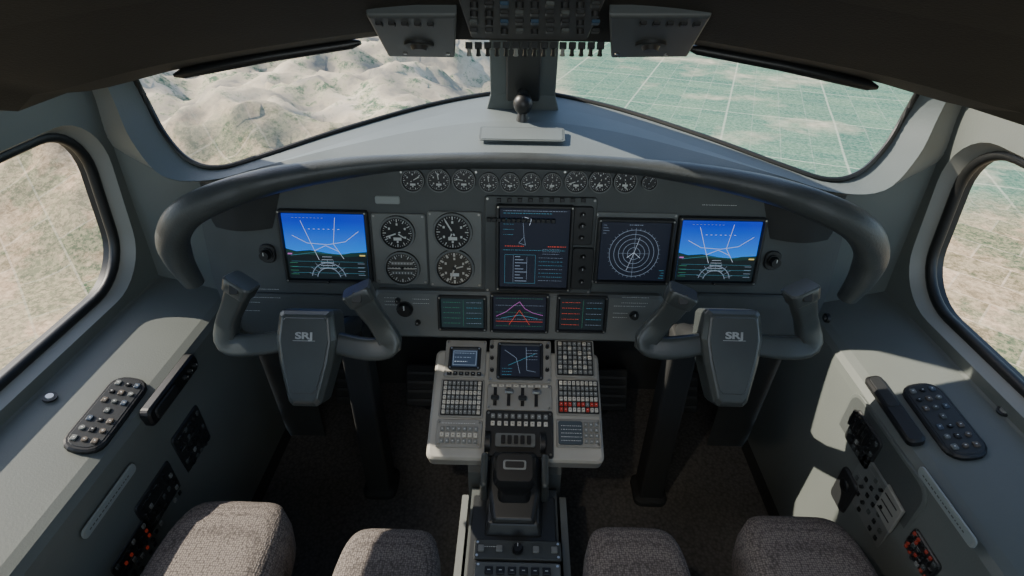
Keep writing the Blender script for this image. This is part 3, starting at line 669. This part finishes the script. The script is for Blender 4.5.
yoke(.352,[(682,294,.055),(672,309,.037),(657,326,.012),(646,343,0),(668,348,0),(712,342,0)],[(801,291,.055),(804,309,.037),(807,326,.012),(808,344,0),(784,348,0),(740,342,0)],(727,343),"r")
for cx in (-.47,-.27,.27,.47):
    p=empty("rudder_pedal",(cx,1.15,0),"dark metal rudder pedal under the panel","pedal",group="rudder pedals")
    mb=MB(); mb.box(-.045,-.06,0,.045,.06,.012,colM,r=.01,ch=.003)
    for k in range(4): mb.box(-.038,-.045+.026*k,.012,.038,-.037+.026*k,.016,rub)
    mb.obj("tread",M=frame((cx,1.15,.14),(1,0,0),(0,.5,.86)),parent=p)
    mb=MB(); mb.tube([(cx,1.2,0),(cx,1.17,.10)],.012,bezM,n=10); mb.obj("arm",parent=p)

# ------------------------------------------------------------------ side consoles
bkeys=[mat("key_slate",(.07,.08,.08),.5),panel2,blk,mat("blue_key",(.05,.07,.10),.4),mat("key_taupe",(.09,.075,.06),.5),blk]
for sgn in (-1,1):
    MSl=frame((sgn*.77,.6,.5278),(.963,0,.271*sgn),(0,1,0))
    MW=frame((sgn*.671,.6,.3),(0,-sgn,0),(0,0,1))
    sc_=empty("side_console",(sgn*.72,.65,.3),"switch panels and button pads set in the grey sill ledge" if sgn<0 else "sunlit sill ledge equipment with button pad, handle and oxygen gear","side console",group="side consoles")
    u,v=(108,414) if sgn<0 else (942,420)
    x,y=hit(MSl,u,v); Mx=MSl@T(x,y,.0)@Matrix.Rotation(-sgn*.04,4,'Z')
    mb=MB(); mb.prism(rr(-.032,-.086,.032,.086,.026),-.002,.008,blk,.003); mb.prism(rr(-.026,-.079,.026,.079,.021),.008,.009,bezM,.0008); pad=mb.obj("button_pad",M=Mx,parent=sc_,keep=True)
    random.seed(3)
    for j in range(7):
        for i in range(3):
            if j==3 and i!=1: continue
            mb=MB(); m=random.choice(bkeys)
            if (i+j)%2: mb.cyl(0,0,0,.003,.0050,.0044,m,12)
            else: mb.box(-.0045,-.0055,0,.0045,.0055,.003,m,r=.002,ch=.001)
            mb.box(-.0012,-.0008,.003,.0012,.0008,.0033,white)
            mb.obj("push_button",M=Mx@T((i-1)*.016,(j-3)*.0215,.009),parent=pad)
    u,v=(50,398) if sgn<0 else (1004,412)
    x,y=hit(MSl,u,v); mb=MB(); mb.cyl(0,0,0,.004,.011,.011,bezM,20); mb.cyl(0,0,.004,.006,.007,.006,chrome,16); mb.obj("fastener",M=MSl@T(x,y,0),parent=sc_)
    if sgn<0:
        x,y=hit(MW,171,388); Mx=MW@T(x,y,.002)
        mb=MB(); mb.prism(rr(-.085,-.020,.085,.020,.012),-.01,.008,blk,.004); mb.prism(rr(-.07,-.012,.0,.012,.006),.008,.012,bezM,.002); mb.obj("grab_handle",M=Mx,parent=sc_,bevel=.002)
        for k in range(3): knob(Mx,.03+.018*k,0,.008,.005,.008,sc_,bezM)
    else:
        x,y=hit(MSl,893,410); Mx=MSl@T(x,y,0)@Matrix.Rotation(-.03,4,'Z')
        mb=MB(); mb.prism(rr(-.015,-.082,.015,.082,.010),-.002,.012,blk,.004); mb.prism(rr(-.010,-.002,.010,.074,.006),.012,.014,bezM,.001); mb.obj("grab_handle",M=Mx,parent=sc_,bevel=.002)
    u,v=(109,499) if sgn<0 else (947,505)
    x,y=hit(MW,u,v); Mx=MW@T(x,y,.001); mb=MB(); mb.prism(rr(-.068,-.010,.068,.010,.008),0,.003,cream,.001); mb.prism(rr(-.063,-.007,.063,.007,.005),.003,.0034,mat("label_face",(.24,.28,.28),.4)); pl_=mb.obj("label_strip",M=Mx,parent=sc_,keep=True)
    mb=MB(); random.seed(5); xx=-.055
    while xx<.045: l=random.uniform(.002,.006); mb.line(xx,0,xx+l,0,.0025,.0038,panelM); xx+=l+.0025
    mb.obj("placard_text",M=Mx,parent=pl_)
    if sgn>0:
        x,y=hit(MW,868,485); mb=MB(); mb.prism(rr(-.14,-.12,.11,.12,.03),-.004,.001,wallM,.001); mb.prism(rr(-.133,-.113,.103,.113,.025),.001,.0014,panelM); mb.obj("equipment_bay",M=MW@T(x,y,-.002),parent=sc_)
    lst=((192,440,28,.10,.11),(160,500,30,.11,.10),(135,555,30,.1,.08)) if sgn<0 else ((863,440,1,.09,.08),(872,500,1,.13,.12),(922,555,1,.07,.05))
    for q,(u,v,_,ww,hh) in enumerate(lst):
        x,y=hit(MW,u,v); Mx=MW@T(x,y,-.002); mb=MB(); mb.prism(rr(-ww/2,-hh/2,ww/2,hh/2,.008),-.003,.005,bezM if sgn<0 else (panel2 if q==1 else bezM),.002); pn=mb.obj("switch_panel",M=Mx,parent=sc_,keep=True)
        random.seed(q*7+sgn)
        for j in range(5):
            for i in range(6):
                if random.random()<.2: continue
                xx=(i-2.5)*ww/6.6; yy=(j-2)*hh/5.6; mb=MB(); am=(q==2 and random.random()<.4); s_=.6 if am else .85
                if (i+j+q)%4==0: mb.cyl(0,0,0,.005,.004,.0035,blk,12); nm="knob"
                else: mb.box(-.0045*s_,-.005*s_,0,.0045*s_,.005*s_,.003,amb if am else random.choice([blk,blk,greyk,panelM]),r=.001,ch=.001); nm="switch"
                mb.obj(nm,M=Mx@T(xx,yy,.005),parent=pn)
        for i in range(3): mb=MB(); mb.line(-ww*.4,(i-1)*hh/3.6+hh*.11,ww*.1,(i-1)*hh/3.6+hh*.11,.0010,.0056,greyk); mb.obj("marking_line",M=Mx,parent=pn)
    if sgn>0:
        x,y=hit(MW,862,428); Mx=MW@T(x,y,.003)
        for k in range(4):
            mb=MB(); mb.tube([(-.03+.018*k,-.02,0),(-.026+.018*k,0,.005),(-.026+.018*k,.02,.003)],.0035,blk,n=8); mb.obj("latch_lever",M=Mx,parent=sc_,smooth=True)
        x,y=hit(MW,892,508); Mx=MW@T(x,y,.002)
        mb=MB(); mb.prism([(-.026,-.032),(.026,-.036),(.026,.027),(-.026,.032)],0,.005,frameM,.002)
        for i in range(3): mb.box(-.020,-.022+.018*i,.005,.016,-.019+.018*i,.0054,blk)
        mb.obj("checklist_holder",M=Mx,parent=sc_,bevel=.001)
        x,y=hit(MW,846,490); Mx=MW@T(x,y,.000); mb=MB(); mb.prism(rr(-.028,-.045,.028,.045,.012),0,.008,bezM,.003); mb.cyl(0,.015,.008,.012,.015,.012,blk,20); mb.obj("oxygen_mask_box",M=Mx,parent=sc_,bevel=.002)
        x,y=hit(MW,828,318); Mx=MW@T(x,y,.0); mb=MB(); mb.cyl(0,0,0,.006,.011,.010,blk,18); mb.cyl(0,0,.006,.010,.006,.005,bezM,14); mb.obj("air_vent_knob",M=Mx,parent=sc_,smooth=True)

# ------------------------------------------------------------------ overhead panel
MO=frame((0,.872,1.095),(1,0,0),(0,-.919,.393))
oh=empty("overhead_panel",(0,.75,1.16),"dark grey overhead switch panel with two lamp pods and toggle row","overhead panel")
a0,b0,a1,b1=rect(MO,455,-60,610,38)
mb=MB(); mb.box(-.20,.0,-.03,.20,.55,-.008,ceilM,r=.02); mb.obj("backing",M=MO,parent=oh)
mb=MB(); mb.box(a0,b0,-.01,a1,b1+.2,.002,ohM,r=.006,ch=.002); mb.obj("switch_plate",M=MO,parent=oh)
podM=mat("pod_grey",(.058,.068,.072),.5)
for cs,s_ in ((((388,53),(455,54),(457,12),(366,12)),-1),(((611,54),(688,53),(712,12),(609,12)),1)):
    H4=[hit(MO,*q) for q in cs]; mx=sum(p[0] for p in H4)/4; my=sum(p[1] for p in H4)/4
    pts=[(p[0]-mx,p[1]-my) for p in H4]; w=max(abs(p[0]) for p in pts)*.8; h=max(abs(p[1]) for p in pts); Mx=MO@T(mx,my)
    mb=MB(); mb.prism(pts,-.012,.006,podM,.003); pod=mb.obj("lamp_pod",M=Mx,parent=oh,bevel=.002,keep=True)
    mb=MB(); mb.cyl(0,0,0,.004,.021,.021,bezM,26); mb.ring(0,0,.0045,.013,.020,panelM,26); mb.cyl(0,0,.004,.010,.013,.010,blk,20); mb.obj("map_light",M=Mx@T(0,-h*.15,.006),parent=pod,smooth=True)
    for sx in (-1,1):
        mb=MB(); mb.cyl(0,0,0,.002,.003,.003,chrome,8); mb.obj("screw",M=Mx@T(sx*w*.6,-h*.7,.006),parent=pod)
    for k in range(5): mb=MB(); mb.box(-.004,-.005,0,.004,.005,.004,blk,r=.001,ch=.001); mb.obj("push_button",M=Mx@T((k-2)*.016,h*.75,.006),parent=pod)
for k in range(15):
    x,y=hit(MO,469+9.4*k,43); Mx=MO@T(x,y,.0); mb=MB(); mb.box(-.005,-.004,0,.005,.006,.008,bezM,r=.001); mb.tube([(0,0,.006),(0,-.003,.013),(0,-.005,.016)],[.0026,.003,.004],greyk if k%5==0 else blk,n=8); mb.obj("toggle_switch",M=Mx,parent=oh)
for j in range(4):
    for k in range(9):
        x,y=hit(MO,474+15.2*k,1+9*j); Mx=MO@T(x,y,.002); mb=MB(); r=random.random()
        if r<.35: mb.cyl(0,0,0,.006,.005,.0045,blk,12)
        else: mb.box(-.005,-.006,0,.005,.006,.004,[bezM,panelM,blk,mat("blue_dim",(.02,.05,.09),.4)][int(r*10)%4],r=.001,ch=.001)
        mb.obj("push_button",M=Mx,parent=oh)

# ------------------------------------------------------------------ seats
def rbox(mb,x0,y0,z0,x1,y1,z1,m,e=.35,n=14,k=10):
    cx,cy,cz=(x0+x1)/2,(y0+y1)/2,(z0+z1)/2; a,b,c=(x1-x0)/2,(y1-y0)/2,(z1-z0)/2
    sg=lambda t,p: math.copysign(abs(t)**p,t); R=[]
    for i in range(k+1):
        ph=-math.pi/2+math.pi*i/k; ph=max(-1.5607,min(1.5607,ph)); cr=abs(math.cos(ph))**e; zz=sg(math.sin(ph),e)
        R.append([(cx+a*cr*sg(math.cos(2*math.pi*j/(4*n)),e),cy+b*cr*sg(math.sin(2*math.pi*j/(4*n)),e),cz+c*zz) for j in range(4*n)])
    mb.rings(R,m)
for sgn in (-1,1):
    st=empty("pilot_seat",(sgn*.37,.25,0),"taupe woven fabric pilot seat with raised thigh bolsters","seat",group="pilot seats")
    mb=MB(sgn); rbox(mb,.15,-.05,.24,.60,.50,.335,fabM); mb.obj("seat_cushion",parent=st,smooth=True,ang=180)
    mb=MB(sgn); rbox(mb,.118,.02,.25,.295,.58 if sgn>0 else .565,.385,fabM,.34); mb.obj("thigh_bolster",parent=st,smooth=True,ang=180)
    mb=MB(sgn); rbox(mb,.39,.02,.25,.60,.610,.387,fabM,.34); mb.obj("thigh_bolster",parent=st,smooth=True,ang=180)
    mb=MB(sgn); rbox(mb,.16,-.16,.33,.58,-.04,.98,fabM,.45); mb.obj("backrest",parent=st,smooth=True,ang=180)
    mb=MB(sgn); mb.box(.2,-.02,0,.24,.5,.25,bezM); mb.box(.48,-.02,0,.52,.5,.25,bezM); mb.box(.18,.0,.2,.56,.48,.26,bezM); mb.obj("seat_frame",parent=st,bevel=.003)

# ------------------------------------------------------------------ lights
def sun(d,e,ang,col):
    l=bpy.data.lights.new("sun","SUN"); l.energy=e; l.angle=math.radians(ang); l.color=col
    o=bpy.data.objects.new("sun",l); COL.objects.link(o); o.rotation_euler=Vector(d).to_track_quat('-Z','Y').to_euler()
sun((.72,-.17,-.60),11.5,.5,(1,.89,.74))
def area(loc,d,sx,sy,e,col,name):
    l=bpy.data.lights.new(name,"AREA"); l.shape='RECTANGLE'; l.size=sx; l.size_y=sy; l.energy=e; l.color=col
    o=bpy.data.objects.new(name,l); COL.objects.link(o); o.location=loc; o.rotation_euler=Vector(d).to_track_quat('-Z','Y').to_euler()
area((0,-.45,1.25),(0,.8,-.6),1.2,.5,4.5,(1,.97,.9),"rear_fill_light")  # added fill light behind the camera, not a cockpit fixture
def spot(loc,tgt,e,deg,name):
    l=bpy.data.lights.new(name,"SPOT"); l.energy=e; l.spot_size=math.radians(deg); l.spot_blend=.6; l.shadow_soft_size=.02; l.color=(1,.88,.72)
    o=bpy.data.objects.new(name,l); COL.objects.link(o); o.location=loc; o.rotation_euler=(Vector(tgt)-Vector(loc)).to_track_quat('-Z','Y').to_euler()
spot((-.25,.10,1.28),(.0,.87,.36),9,32,"console_fill_spot")  # unseen spot added to brighten the centre console
spot((-.15,.22,1.28),(.36,.56,.38),7,34,"seat_fill_spot")  # extra warm spot, added to put highlights on the right seat
w=bpy.data.worlds.new("world"); S.world=w; w.use_nodes=True; N=w.node_tree.nodes; L=w.node_tree.links
bg=N["Background"]; sk=N.new("ShaderNodeTexSky"); sk.sky_type='NISHITA'; sk.sun_disc=False; sk.sun_elevation=math.radians(40); sk.sun_rotation=math.radians(-60)
L.new(sk.outputs[0],bg.inputs[0]); bg.inputs[1].default_value=.38
